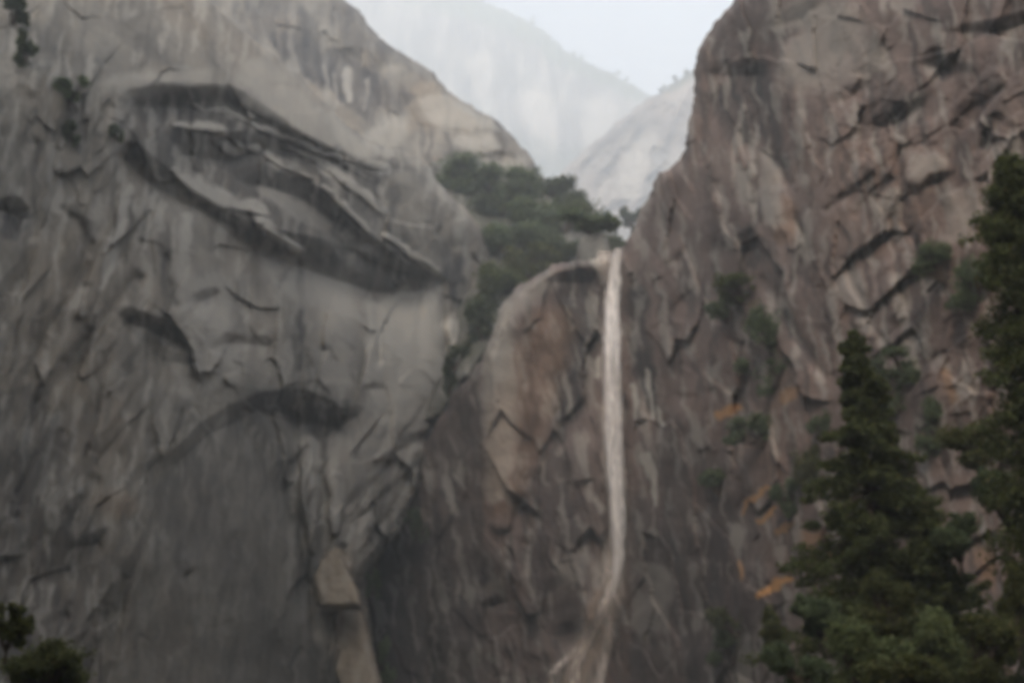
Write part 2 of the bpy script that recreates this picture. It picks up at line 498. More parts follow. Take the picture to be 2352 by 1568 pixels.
L_DARK = [  # water streaks, plus shade painted into recesses and the lower wall
    ([(575, 950), (665, 952), (688, 1120), (700, 1260), (718, 1400), (745, 1660), (180, 1660), (230, 1300), (330, 1120), (430, 1040), (480, 985)], .24),  # browner rock of the dome, with shade painted in
    ([(-40, 900), (70, 880), (150, 1000), (215, 1200), (240, 1350), (190, 1660), (-420, 1660), (-420, 900)], .3),  # painted shade over the lower-left wall
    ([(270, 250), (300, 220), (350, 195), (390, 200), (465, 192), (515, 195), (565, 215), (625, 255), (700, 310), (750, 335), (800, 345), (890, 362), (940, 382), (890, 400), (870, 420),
      (880, 490), (930, 560), (1010, 620), (1010, 650), (900, 672), (825, 660), (690, 602), (635, 578), (560, 552), (500, 500), (470, 480), (400, 425), (350, 395), (310, 360), (265, 325), (255, 285)], .4),  # painted shade beneath the layered roofs of the arch
    ([(565, 909), (600, 894), (690, 886), (740, 901), (805, 924), (800, 949), (780, 994), (725, 1004), (665, 949), (575, 949)], .48),  # painted shade under the lower arch
    ([(280, 715), (340, 725), (410, 755), (440, 790), (430, 830), (390, 820), (330, 775), (285, 745)], .35), ([(430, 690), (470, 668), (492, 665), (488, 692), (450, 702)], .45),  # painted shade inside two recesses
    ([(1015, 570), (1060, 590), (1085, 680), (1080, 740), (1050, 740), (1040, 700), (1018, 660)], .5),  # painted shade in the gully
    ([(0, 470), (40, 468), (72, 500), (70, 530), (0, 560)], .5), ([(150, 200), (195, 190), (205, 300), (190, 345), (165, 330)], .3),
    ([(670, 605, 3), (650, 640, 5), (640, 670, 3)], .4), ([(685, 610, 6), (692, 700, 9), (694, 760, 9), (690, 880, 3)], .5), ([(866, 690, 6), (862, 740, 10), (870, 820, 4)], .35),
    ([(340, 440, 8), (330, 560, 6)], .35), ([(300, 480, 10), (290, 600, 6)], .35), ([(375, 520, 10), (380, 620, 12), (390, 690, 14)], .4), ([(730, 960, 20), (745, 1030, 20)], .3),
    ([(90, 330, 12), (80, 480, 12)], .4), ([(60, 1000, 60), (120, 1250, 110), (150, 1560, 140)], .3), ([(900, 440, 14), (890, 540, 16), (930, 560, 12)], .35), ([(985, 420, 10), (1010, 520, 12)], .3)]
L_PALE = [([(300, 430, 12), (262, 560, 12), (235, 650, 10)], .4), ([(345, 450, 9), (335, 570, 7)], .35), ([(430, 500, 12), (420, 640, 16)], .35), ([(120, 330, 12), (130, 480, 14)], .3), ([(190, 660, 14), (170, 700, 10)], .35), ([(395, 800, 20), (440, 890, 26)], .3), ([(460, 180, 30), (260, 200, 24)], .25), ([(840, 690), (1005, 670), (1030, 840), (1010, 930), (950, 990), (870, 980), (840, 880)], .42), ([(900, 1000, 16), (860, 1090, 14), (830, 1150, 10)], .35), ([(960, 1030, 16), (930, 1110, 18)], .3), ([(720, 1010, 12), (724, 1100, 14), (726, 1180, 8)], .35), ([(775, 1120, 14), (772, 1190, 12)], .3), ([(980, 700, 20), (990, 820, 20)], .35),
          ([(470, 690, 70), (500, 850, 60)], .3), ([(640, 620, 40), (770, 680, 60), (770, 860, 40)], .28), ([(850, 960, 40), (830, 1100, 30)], .2),
          ([(600, 180, 50), (700, 270, 40), (850, 350, 20)], .3), ([(270, 250, 20), (250, 300, 20), (270, 350, 18)], .25),
          ([(1045, 755, 24), (1050, 800, 14)], .6)]
L_PALE += [(p, .42) for p in STRIPS] + [([(600, 440, 14), (680, 480, 20), (750, 512, 14)], .25)]  # slab strips that catch the light are painted paler
L_RUST = [([(770, 1300, 34), (785, 1380, 40)], .14), ([(790, 1430, 40), (830, 1540, 36)], .12), ([(260, 1150, 30), (300, 1160, 20)], .08)]


def stains_and_shade(u, v, dark, pale, rust, nd=0.35, npale=0.3, lean=0.0, seed=0, calm=None):  # streaks and scars, plus painted shade and light
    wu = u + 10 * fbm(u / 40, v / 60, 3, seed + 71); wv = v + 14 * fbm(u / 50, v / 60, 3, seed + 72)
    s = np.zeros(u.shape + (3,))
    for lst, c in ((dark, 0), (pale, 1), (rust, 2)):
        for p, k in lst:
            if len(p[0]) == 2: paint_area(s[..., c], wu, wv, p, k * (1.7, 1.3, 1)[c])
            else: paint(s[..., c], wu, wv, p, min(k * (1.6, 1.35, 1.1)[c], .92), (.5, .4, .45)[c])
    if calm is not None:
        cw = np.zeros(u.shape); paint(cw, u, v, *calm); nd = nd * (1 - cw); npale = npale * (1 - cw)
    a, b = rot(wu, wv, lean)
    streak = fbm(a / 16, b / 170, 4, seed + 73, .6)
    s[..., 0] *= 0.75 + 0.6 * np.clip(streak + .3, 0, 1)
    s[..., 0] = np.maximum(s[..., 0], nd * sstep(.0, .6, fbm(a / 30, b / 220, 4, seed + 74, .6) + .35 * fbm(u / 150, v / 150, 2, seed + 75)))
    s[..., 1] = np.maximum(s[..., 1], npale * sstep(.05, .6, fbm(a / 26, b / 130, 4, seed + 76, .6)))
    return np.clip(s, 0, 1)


granite_grey = rock_material("grey_granite", (0.130, 0.119, 0.104), (0.245, 0.222, 0.190), (0.225, 0.183, 0.14))
left = patch("left_cliff", L_POLY, 3.2, left_depth, lambda u, v: stains_and_shade(u, v, L_DARK, L_PALE, L_RUST, .36, .35, -6, 0, ([(530, 1150, 130), (490, 1350, 190), (480, 1620, 230)], .7, .5)), granite_grey,
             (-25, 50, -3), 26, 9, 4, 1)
tag(left, "grey granite cliff on the left with an arched overhang of layered slabs", "cliff", kind="structure")

# ================================================================== UPPER LEFT CLIFF (behind the slope)
U_POLY = [(300, -160), (700, -160), (772, -20), (838, 38), (880, 92), (942, 132), (1002, 168), (1032, 208), (1092, 248), (1160, 290),
          (1206, 342), (1246, 402), (1292, 470), (1300, 560), (1100, 620), (760, 560), (500, 300)]
U_CR = [([(925, 230, 5), (955, 280, 6), (1000, 300, 5), (1070, 300, 5)], 16), ([(995, 310, 4), (990, 350, 4)], 10), ([(1205, 345, 4), (1240, 395, 4)], 12),
        ([(800, 130, 16), (840, 190, 20), (880, 240, 14)], 30), ([(760, 120, 14), (770, 220, 12)], 20)]
U_RF = [([(640, 120, 10, 0), (720, 90, 26, 25), (800, 118, 22, 25), (900, 168, 20, 25), (960, 215, 12, 0)], 90),
        ([(1030, 360, 8, 0), (1080, 358, 18, 30), (1150, 352, 14, 26), (1190, 360, 6, 0)], 40),
        ([(820, 330, 5, 0), (900, 350, 8, 12), (960, 372, 5, 0)], 20)]


def up_depth(u, v):
    h = np.zeros(u.shape)
    wu = u + 10 * fbm(u / 60, v / 60, 3, 103); wv = v + 10 * fbm(u / 60, v / 60, 3, 104)
    for p, t in U_RF: roof(h, wu, wv, p, t)
    for p, d in U_CR: groove(h, wu, wv, p, d)
    a, b = rot(wu, wv, 4)
    f1, e = facets(wu / 70, wv / 60, 111, 1.5)
    h += -ridged(a / 60, b / 260, 3, 105) * 7 + f1 * 12 + fbm(u / 100, v / 100, 4, 106) * 14 + fbm(u / 14, v / 14, 2, 107) * 1.2
    D = corners(u, v, 500, 1250, 0, 450, 330, 400, 270, 250)
    return D * (1 + h / FPX)


U_DARK = [([(600, 80), (720, 60), (730, 110), (800, 120), (870, 170), (960, 220), (930, 238), (870, 250), (850, 292), (830, 270), (780, 232), (720, 190), (690, 170), (640, 130)], .52),
          ([(540, -20), (660, -10), (720, 40), (740, 90), (650, 120), (590, 70)], .34), ([(760, -20), (840, 30), (890, 90), (950, 130), (1020, 180), (1000, 190), (900, 150), (820, 100), (760, 60)], .34),
          ([(895, 250, 5), (890, 330, 4)], .35), ([(860, 250, 7), (850, 320, 5)], .42), ([(1040, 350, 18), (1110, 352, 22), (1180, 356, 10)], .35), ([(1210, 350, 8), (1250, 410, 8)], .42)]
U_PALE = [([(797, 155, 8), (800, 228, 7)], .4), ([(742, 150, 7), (750, 225, 6)], .3), ([(770, 180, 4), (772, 240, 4)], .3), ([(840, 180, 5), (838, 250, 5)], .25),
          ([(960, 222), (1010, 206), (1080, 250), (1150, 300), (1100, 300), (1040, 298), (985, 280)], .34), ([(1060, 330, 20), (1130, 330, 18)], .35), ([(1140, 395, 20), (1200, 400, 20)], .3),
          ([(900, 300, 40), (860, 330, 30)], .3)]
upper = patch("upper_cliff", U_POLY, 3.2, up_depth, lambda u, v: stains_and_shade(u, v, U_DARK, U_PALE, [], .6, .2, 3, 200), granite_grey,
              (-60, 120, -10), 24, 26, 4, 2)
tag(upper, "hazy grey cliff with dark streaks rising behind the slanting slab on the left", "cliff", kind="structure")

# ================================================================== RIGHT CLIFF AND BUTTRESS
R_POLY = [(2760, -1000), (2300, -900), (2050, -600), (1850, -260), (1752, -100), (1692, -8), (1640, 50), (1602, 110), (1592, 165), (1594, 215), (1580, 290), (1570, 340), (1553, 376), (1516, 394), (1492, 440),
          (1470, 482), (1452, 525), (1430, 566), (1415, 576), (1365, 586), (1262, 608), (1182, 660), (1150, 702), (1128, 760), (1104, 826), (1050, 890),
          (1010, 950), (960, 1030), (900, 1180), (820, 1260), (780, 1400), (780, 1660), (2760, 1660)]
R_ROOFS = [
    ([(1610, 150, 10, 0), (1660, 158, 18, 26), (1740, 150, 20, 40), (1790, 158, 10, 0)], 90),
    ([(1240, 640, 8, 0), (1300, 632, 16, 26), (1360, 630, 14, 26), (1395, 640, 8, 0)], 130),
    ([(1985, 290, 8, 0), (2050, 270, 18, 36), (2110, 235, 14, 28), (2150, 200, 6, 0)], 30),
    ([(2100, 140, 8, 0), (2150, 130, 26, 44), (2200, 150, 16, 26), (2240, 160, 6, 0)], 40),
    ([(2160, 70, 6, 0), (2260, 62, 14, 30), (2352, 40, 14, 30), (2500, 30, 14, 30)], 30),
    ([(2230, 350, 5, 0), (2260, 320, 14, 24), (2285, 270, 10, 20), (2295, 255, 4, 0)], 30),
    ([(2110, 430, 4, 0), (2140, 410, 10, 20), (2180, 398, 7, 12), (2200, 390, 3, 0)], 16),
    ([(1690, 550, 8, 0), (1720, 545, 22, 36), (1755, 560, 10, 0)], 46),
    ([(1510, 620, 4, 0), (1550, 590, 10, 18), (1580, 545, 6, 0)], 18),
    ([(1530, 720, 4, 0), (1560, 690, 8, 16), (1600, 650, 5, 0)], 16),
    ([(1100, 1385, 6, 0), (1130, 1380, 12, 22), (1165, 1370, 5, 0)], 24),
    ([(1250, 1450, 8, 0), (1300, 1440, 16, 20), (1345, 1440, 8, 0)], 34),
    ([(1340, 640, 6, 0), (1400, 660, 8, 14), (1430, 670, 5, 0)], 30),
    ([(2060, 330, 6, 0), (2110, 320, 12, 22), (2160, 330, 5, 0)], 26),
    ([(1890, 240, 6, 0), (1950, 210, 14, 24), (2010, 180, 6, 0)], 26),
    ([(1790, 420, 5, 0), (1812, 415, 9, 18), (1835, 420, 4, 0)], 14),
    ([(1540, 900, 5, 0), (1570, 905, 7, 12), (1600, 905, 4, 0)], 14),
    ([(1760, 60, 8, 0), (1830, 30, 18, 26), (1900, -10, 8, 0)], 40),
]
R_CRACKS = [
    ([(1745, 160, 16), (1760, 260, 18), (1785, 350, 15), (1800, 410, 8)], 34),
    ([(1680, 180, 16), (1690, 280, 18), (1720, 340, 10)], 24),
    ([(1650, 420, 7), (1655, 500, 8), (1640, 580, 8)], 18),
    ([(1730, 380, 6), (1740, 470, 8), (1760, 560, 6)], 14),
    ([(1900, 480, 6), (1960, 440, 8), (2060, 360, 8), (2090, 330, 5)], 20),
    ([(1965, 490, 6), (2010, 450, 9), (2050, 410, 6)], 20),
    ([(2060, 340, 5), (2070, 420, 7), (2080, 520, 7), (2100, 560, 4)], 18),
    ([(1760, 650, 12), (1800, 720, 12), (1850, 800, 12), (1890, 860, 10)], 34),
    ([(1830, 500, 9), (1850, 580, 9), (1820, 660, 8)], 20),
    ([(2050, 500, 6), (2058, 620, 8), (2075, 700, 6)], 20),
    ([(1460, 660, 18), (1468, 740, 24), (1480, 830, 20), (1520, 980, 16)], 34),
    ([(1340, 640, 30), (1335, 760, 32), (1320, 880, 28), (1290, 1000, 16)], 30),
    ([(1240, 1060, 8), (1225, 1150, 10), (1215, 1250, 6)], 14),
    ([(1560, 1000, 10), (1545, 1150, 12), (1540, 1300, 12), (1560, 1450, 10)], 22),
    ([(1400, 1350, 8), (1385, 1420, 10), (1345, 1490, 12), (1320, 1580, 12), (1315, 1660, 12)], 22),
    ([(1000, 950, 10), (960, 1060, 14), (930, 1180, 16)], 30),
    ([(990, 1080, 8), (1000, 1250, 12), (980, 1400, 10), (985, 1568, 10)], 18),
    ([(1640, 900, 8), (1660, 1000, 10), (1640, 1150, 8)], 18),
    ([(1940, 600, 6), (1990, 720, 8), (2030, 790, 6)], 16),
    ([(2280, 270, 7), (2250, 370, 8)], 16),
    ([(1440, 1080, 5), (1465, 1180, 7), (1450, 1260, 5)], 12),
]
R_SLABS = [
    ([(1180, 700, 30), (1160, 800, 44), (1170, 950, 50), (1160, 1100, 36), (1150, 1200, 20)], 26),
    ([(1380, 600, 16), (1390, 640, 14)], 10),
    ([(1810, 360, 6), (1830, 430, 8)], 8),
    ([(1800, 450, 22), (1790, 520, 22)], 12), ([(2290, 180, 20), (2200, 250, 18), (2130, 300, 12)], 14),
    ([(2140, 380, 30), (2110, 410, 20)], 14), ([(2000, 380, 26), (1960, 410, 18)], 12),
    ([(1930, 640, 16), (1970, 740, 14)], 12), ([(2040, 620, 18), (2060, 720, 16)], 14),
    ([(1690, 300, 8), (1705, 380, 8)], 12), ([(1712, 370, 12), (1720, 450, 12)], 10),
    ([(1840, 260, 6), (1850, 330, 8)], 8),
    ([(1340, 1330, 60), (1350, 1390, 50)], 18), ([(1480, 1440, 30), (1500, 1400, 20)], 14),
]


def right_h(u, v):
    wu = u + 6 * fbm(u / 60, v / 60, 3, 303); wv = v + 6 * fbm(u / 60, v / 60, 3, 304)
    h = np.zeros(u.shape)
    for p, t in R_ROOFS: roof(h, wu * .6 + u * .4, wv * .6 + v * .4, p, t)
    for p, d in R_CRACKS: groove(h, wu, wv, p, d)
    for p, d in R_SLABS: slab(h, wu, wv, p, d, .5)
    bl = 1 - sstep(1100, 1135, u + fbm(v / 60, u / 300, 3, 330) * 14)      # shaded left facet of the buttress
    k = 1 - 0.75 * bl - 0.35 * sstep(1160, 1300, u) * (1 - sstep(1380, 1440, u)) * (1 - sstep(1000, 1150, v))
    rgt = sstep(1850, 2050, u)
    a1, b1 = rot(wu, wv, 10)
    r1 = crag(a1 / 72, b1 / 200, 341) * 34 * (1 - rgt)
    a2, b2 = rot(wu, wv, -38)
    r2 = crag(a2 / 95, b2 / 170, 351) * 52 * rgt
    h += -(r1 + r2) * k + fbm(u / 170, v / 190, 3, 307) * 16 + fbm(u / 8, v / 9, 2, 308) * 0.8
    h += bl * (1112 - u) * 0.3                                            # facet turns away to the left
    h -= 34 * np.exp(-(((u - 1180) / 80) ** 2)) * sstep(640, 760, v) * (1 - sstep(1150, 1500, v))
    return h


def right_depth(u, v):
    D = corners(u, v, 1430, 2352, 0, 1568, 176, 84, 138, 52)
    Dl = corners(u, v, 1000, 1430, 560, 1568, 176, 168, 150, 134)
    D = np.where(u < 1430, Dl, np.where(u < 1560, Dl * 0 + D, D))
    s = sstep(1380, 1480, u)
    D = corners(np.minimum(u, 1430), v, 1000, 1430, 560, 1568, 172, 164, 151, 140) * (1 - s) + corners(np.maximum(u, 1400), v, 1430, 2352, 0, 1568, 182, 84, 142, 58) * s
    return np.maximum(D, 24) * (1 + right_h(u, v) / FPX)


R_DARK = [([(1104, 826), (1112, 1000), (1112, 1200), (1090, 1400), (1080, 1600), (780, 1600), (850, 1300), (960, 1030), (1050, 890)], .36), ([(1660, 190), (1700, 150), (1760, 140), (1765, 200), (1770, 260), (1790, 330), (1815, 370), (1800, 405), (1780, 370), (1750, 300), (1720, 330), (1690, 340), (1640, 260), (1620, 230)], .42),  # mineral patches, plus painted shade: buttress left facet, recesses, low rock
          ([(1615, 110), (1650, 60), (1700, 5), (1780, -40), (1890, -40), (1850, 40), (1790, 100), (1740, 105), (1660, 140)], .3), ([(1690, 520), (1740, 525), (1772, 570), (1765, 605), (1700, 600)], .36),
          ([(1640, 480, 10), (1650, 560, 16), (1640, 620, 8)], .35), ([(1830, 500, 10), (1850, 570, 16), (1815, 640, 12)], .36), ([(2075, 300, 8), (2070, 450, 9), (2092, 540, 10)], .3), ([(1978, 490, 7), (2052, 400, 7)], .4), ([(1300, 1080, 60), (1340, 1250, 90), (1300, 1400, 90)], .3), ([(1560, 1020, 60), (1620, 1250, 110), (1640, 1500, 120)], .36), ([(1480, 1180, 40), (1500, 1560, 60)], .25), ([(1330, 650, 50), (1330, 760, 50), (1310, 900, 36), (1290, 1000, 16)], .6), ([(1460, 660, 20), (1475, 830, 26), (1500, 930, 16)], .6),  # wide strokes paint shade over the rock around the fall's base
          ([(1740, 190, 34), (1760, 290, 26), (1790, 380, 16)], .6), ([(1680, 230, 26), (1690, 300, 22)], .45), ([(1840, 20, 40), (1790, 80, 24)], .45),
          ([(2050, 270, 24), (2100, 230, 16)], .6), ([(2150, 140, 24), (2170, 165, 16)], .6), ([(1720, 550, 30), (1725, 590, 20)], .55),
          ([(2260, 320, 16), (2285, 270, 8)], .5), ([(1800, 720, 18), (1860, 820, 16)], .45), ([(1640, 90, 40), (1620, 160, 26)], .3),
          ([(1290, 1450, 24), (1340, 1455, 12)], .35), ([(1560, 1250, 40), (1560, 1400, 40)], .4), ([(1260, 1300, 40), (1240, 1420, 40)], .35),
          ([(2240, 70, 20), (2352, 50, 12)], .4), ([(900, 1300, 60), (950, 1500, 60)], .25), ([(1040, 1250, 40), (1100, 1500, 60)], .3)]
R_PALE = [([(1415, 1350, 16), (1390, 1430, 26), (1340, 1500, 30), (1310, 1600, 30)], .3), ([(1480, 1300, 24), (1520, 1340, 30), (1500, 1420, 30)], .26), ([(1330, 1290, 26), (1290, 1330, 20)], .2), ([(1745, 340), (1775, 350), (1800, 430), (1795, 510), (1755, 520), (1738, 430)], .3), ([(2005, 470), (2050, 430), (2062, 440), (2055, 490), (2015, 505)], .34), ([(2090, 350), (2170, 370), (2120, 410), (2085, 412)], .3),
          ([(2165, 440), (2250, 425), (2262, 500), (2220, 560), (2170, 550)], .2), ([(1150, 720, 30), (1140, 850, 40), (1150, 1000, 40), (1140, 1130, 26)], .42), ([(1735, 300, 7), (1720, 400, 9)], .35), ([(1700, 250, 8), (1690, 350, 6)], .3), ([(1660, 430, 10), (1670, 560, 8)], .3), ([(1960, 640, 20), (1990, 750, 16)], .3), ([(2060, 640, 20), (2080, 740, 14)], .3), ([(2150, 370, 24), (2110, 400, 16)], .3), ([(1900, 160, 60), (1980, 120, 50)], .22), ([(1375, 595, 24), (1390, 640, 12)], .6), ([(1450, 880, 7), (1462, 960, 6)], .7), ([(1488, 860, 6), (1500, 960, 6)], .7), ([(1480, 1040, 9), (1500, 1110, 8), (1508, 1170, 5)], .7),
          ([(1515, 930, 5), (1520, 980, 4)], .7), ([(1375, 820, 8), (1372, 860, 8)], .7), ([(1845, 30, 40), (1930, 60, 60), (1850, 150, 60)], .3),
          ([(1260, 640, 24), (1180, 700, 24), (1130, 830, 20)], .25), ([(1690, 380, 12), (1720, 460, 16)], .35), ([(1500, 1300, 18), (1530, 1330, 16)], .3),
          ([(1470, 1430, 26), (1500, 1400, 18)], .28), ([(1370, 1150, 8), (1390, 1180, 8)], .35), ([(1425, 1080, 7), (1430, 1160, 6)], .3)]
R_RUST = [([(1650, 958, 5), (1675, 950, 9), (1700, 938, 5)], .65), ([(1705, 1180, 4), (1712, 1155, 7), (1735, 1138, 6), (1770, 1130, 4)], .65), ([(1745, 1198, 6), (1770, 1180, 7), (1780, 1165, 4)], .65),
          ([(1785, 1215, 6), (1820, 1202, 5)], .5), ([(1742, 1362, 7), (1780, 1344, 13), (1815, 1332, 7)], .8), ([(1905, 1275, 8), (1915, 1290, 9)], .7),
          ([(1850, 1238, 16), (1880, 1225, 16)], .3), ([(1858, 1258, 7), (1868, 1262, 7)], .5), ([(1800, 910, 12), (1830, 900, 8)], .3), ([(1260, 760, 60), (1180, 1000, 70), (1150, 1150, 40)], .12),
          ([(2170, 860, 12), (2190, 920, 14)], .25), ([(1810, 480, 22), (1800, 540, 22)], .12), ([(2260, 1280, 24), (2270, 1330, 24)], .2), ([(1400, 1360, 30), (1350, 1480, 26), (1320, 1568, 20)], .16),
          ([(2130, 1000, 10), (2140, 1020, 10)], .3), ([(1700, 1290, 5), (1705, 1320, 5)], .4)]
granite_brown = rock_material("brown_granite", (0.118, 0.089, 0.082), (0.215, 0.166, 0.148), (0.235, 0.160, 0.128))
right = patch("right_cliff", R_POLY, 3.2, right_depth, lambda u, v: stains_and_shade(u, v, R_DARK, R_PALE, R_RUST, .6, .4, 9, 400), granite_brown,
              (28, 50, -3), 24, 9, 4, 3)
tag(right, "craggy brown cliff on the right joined to the rock buttress under the waterfall", "cliff", kind="structure")

# ================================================================== PLANTED TERRACE between the cliffs
T_POLY = [(985, 372), (1060, 352), (1130, 372), (1215, 392), (1262, 410), (1330, 450), (1385, 492), (1432, 548), (1440, 640), (1240, 720), (1120, 820), (1020, 960),
          (960, 1000), (960, 800), (1060, 600), (1030, 480)]


def terrace_depth(u, v):
    D = corners(u, v, 1000, 1430, 380, 700, 255, 300, 198, 188)
    return D * (1 + (fbm(u / 60, v / 50, 4, 505) * 12 + fbm(u / 12, v / 12, 2, 506) * 1.5) / FPX)


terrace_rock = rock_material("terrace_rock", (0.07, 0.068, 0.06), (0.14, 0.13, 0.115), (0.07, 0.075, 0.05))
ter = patch("terrace_hill", T_POLY, 4.0, terrace_depth, lambda u, v: stains_and_shade(u, v, [], [], [], .3, .2, 0, 500), terrace_rock, (-5, 90, -8), 20, 14, 5, 4)
tag(ter, "steep shrub covered terrace between the two cliffs above the waterfall", "hillside", kind="structure")

# ================================================================== FAR MOUNTAINS
M_POLY = [(500, -260), (900, -160), (1060, -40), (1105, 0), (1160, 22), (1215, 50), (1265, 82), (1300, 118), (1350, 140), (1400, 165), (1450, 188), (1500, 222), (1560, 250), (1620, 300),
          (1700, 520), (1500, 700), (1100, 700), (700, 500)]


def mountain_depth(u, v):
    a, b = rot(u + 12 * fbm(u / 80, v / 80, 3, 601), v, 3)
    f1, e = facets(u / 60, v / 90, 611, 1.4)
    h = -ridged(a / 60, b / 240, 4, 602) * 16 + f1 * 10 + fbm(u / 140, v / 140, 4, 603) * 26
    D = corners(u, v, 700, 1600, 0, 500, 1950, 2150, 1650, 1600)
    return D * (1 + h / FPX)


M_DARK = [([(1000, 40, 50), (1200, 120, 30), (1400, 190, 30)], .3), ([(1180, 180, 20), (1200, 300, 16)], .3)]
M_PALE = [([(1230, 240, 40), (1250, 330, 30)], .4), ([(1380, 260, 40), (1360, 340, 30)], .4), ([(1100, 150, 30), (1120, 240, 20)], .3)]
M_GREEN = [([(900, -60, 60), (1105, 12, 34), (1215, 62, 30), (1300, 130, 26), (1400, 180, 22), (1500, 230, 16)], .8), ([(1200, 340, 30), (1300, 400, 60)], .4)]
mrock = rock_material("far_granite", (0.07, 0.07, 0.07), (0.24, 0.23, 0.215), (0.13, 0.125, 0.10), 0.2, 0.06, (0.05, 0.075, 0.035))
mt = patch("far_mountain", M_POLY, 4.0, mountain_depth, lambda u, v: stains_and_shade(u, v, M_DARK, M_PALE, M_GREEN, .35, .3, 2, 600), mrock, (-350, 600, -150), 20, 110, 5, 5)
tag(mt, "pale blue mountain face fading into haze behind the gorge", "mountain", kind="structure")

N_POLY = [(1260, 420), (1330, 350), (1400, 290), (1460, 245), (1510, 212), (1550, 190), (1590, 160), (1680, 90), (1800, 60), (1800, 700), (1380, 720), (1290, 560)]


def shoulder_depth(u, v):
    a, b = rot(u + 8 * fbm(u / 50, v / 50, 3, 701), v, -42)
    f1, e = facets(u / 40, v / 50, 711, 1.4)
    h = -ridged(a / 46, b / 170, 4, 702) * 18 + f1 * 16 + fbm(u / 90, v / 90, 4, 703) * 24
    D = corners(u, v, 1250, 1700, 150, 600, 1350, 1250, 1050, 980)
    return D * (1 + h / FPX)


nm = rock_material("pale_granite", (0.13, 0.115, 0.105), (0.27, 0.235, 0.205), (0.27, 0.20, 0.15), 0.3, 0.12, (0.05, 0.07, 0.035))
sh = patch("near_mountain", N_POLY, 4.0, shoulder_depth,
           lambda u, v: stains_and_shade(u, v, [([(1480, 250, 8), (1380, 350, 10), (1310, 430, 12)], .4), ([(1560, 280, 10), (1500, 400, 14)], .4), ([(1440, 330, 6), (1370, 430, 8)], .35)], [([(1480, 330, 30), (1440, 430, 26)], .4)], [([(1510, 216, 10), (1560, 190, 12), (1600, 160, 14)], .7)], .3, .3, -40, 700),
           nm, (200, 350, -60), 14, 40, 4, 6)
tag(sh, "sunlit pale granite slope slanting down to the notch behind the waterfall", "mountain", kind="structure")

# ================================================================== GROUND
n = 90
gx = np.linspace(-1, 1, n); gx = np.sign(gx) * np.abs(gx) ** 3 * 5200
GX, GY = np.meshgrid(gx, gx)
GZ = fbm(GX / 40, GY / 40, 3, 801) * 0.6 - 0.5 - 6 * sstep(8, 30, np.hypot(GX, GY))
gi = np.arange(n * n).reshape(n, n)
gf = np.stack([gi[:-1, :-1], gi[:-1, 1:], gi[1:, 1:], gi[1:, :-1]], -1).reshape(-1, 4)
ground = mesh_obj("ground", np.stack([GX, GY, GZ], -1).reshape(-1, 3), gf, plain_material("forest_floor", (0.06, 0.06, 0.04), 0.95, 0.4))
tag(ground, "dark forest floor at the foot of the cliffs", "ground", kind="structure")

# unseen wall added behind the viewer to cut sky and sun from the low rock
arc = np.array([(-58, 84), (-72, 45), (-80, 0), (-70, -50), (-35, -85), (5, -95), (45, -80), (66, -40), (68, 5), (58, 40), (46, 70)], float)
tt = np.linspace(0, len(arc) - 1, 140); ax = np.interp(tt, np.arange(len(arc)), arc[:, 0]); ay = np.interp(tt, np.arange(len(arc)), arc[:, 1])
zz = np.linspace(0, 1, 60)
TT, ZZ = np.meshgrid(np.arange(140), zz)
top_h = np.interp(tt, [0, 2, 3, 3.6, 4.2, 5.4, 8, 10], [130, 200, 235, 225, 110, 90, 90, 80])  # heights shaped to shade the left wall and let sun reach the trees
kk = 1 + .12 * ZZ ** 2 + .05 * fbm(TT / 9.0, ZZ * 9, 4, 951)
GWV = np.stack([ax[TT] * kk, ay[TT] * kk, -8 + ZZ * (top_h[TT] + 12 * fbm(TT / 8.0, ZZ * 0, 3, 952))], -1).reshape(-1, 3)
gi = np.arange(60 * 140).reshape(60, 140)
shade_wall = mesh_obj("added_shade_wall", GWV, np.stack([gi[:-1, :-1], gi[:-1, 1:], gi[1:, 1:], gi[1:, :-1]], -1).reshape(-1, 4), plain_material("shade_wall_rock", (0.07, 0.07, 0.055), 0.95, 0.15))
tag(shade_wall, "added unseen rock wall behind the viewer, shading the gorge", "cliff", kind="structure")

# ================================================================== WATERFALL
def D_right(u, v):
    return float(right_depth(np.array([float(u)]), np.array([float(v)]))[0])


def D_of(fn, u, v):
    return float(fn(np.array([float(u)]), np.array([float(v)]))[0])


def water_material(name, col, dens):
    m = bpy.data.materials.new(name); m.use_nodes = True
    t = m.node_tree; N = t.nodes; L = t.links
    b = N["Principled BSDF"]; b.inputs["Base Color"].default_value = (*col, 1); b.inputs["Roughness"].default_value = 0.5
    at_ = N.new("ShaderNodeAttribute"); at_.attribute_name = "cover"
    tc = N.new("ShaderNodeTexCoord"); mp = N.new("ShaderNodeMapping"); mp.inputs["Scale"].default_value = (2.6, 0.6, 0.09)
    L.new(tc.outputs["Object"], mp.inputs[0])
    nz = N.new("ShaderNodeTexNoise"); nz.inputs["Scale"].default_value = 1.4; nz.inputs["Detail"].default_value = 5
    L.new(mp.outputs[0], nz.inputs["Vector"])
    r = N.new("ShaderNodeMapRange"); r.inputs[1].default_value = .3; r.inputs[2].default_value = .62; r.inputs[3].default_value = 1 - dens; r.inputs[4].default_value = 1
    L.new(nz.outputs[0], r.inputs[0])
    mu = N.new("ShaderNodeMath"); mu.operation = 'MULTIPLY'
    L.new(at_.outputs["Fac"], mu.inputs[0]); L.new(r.outputs[0], mu.inputs[1])
    L.new(mu.outputs[0], b.inputs["Alpha"])
    return m


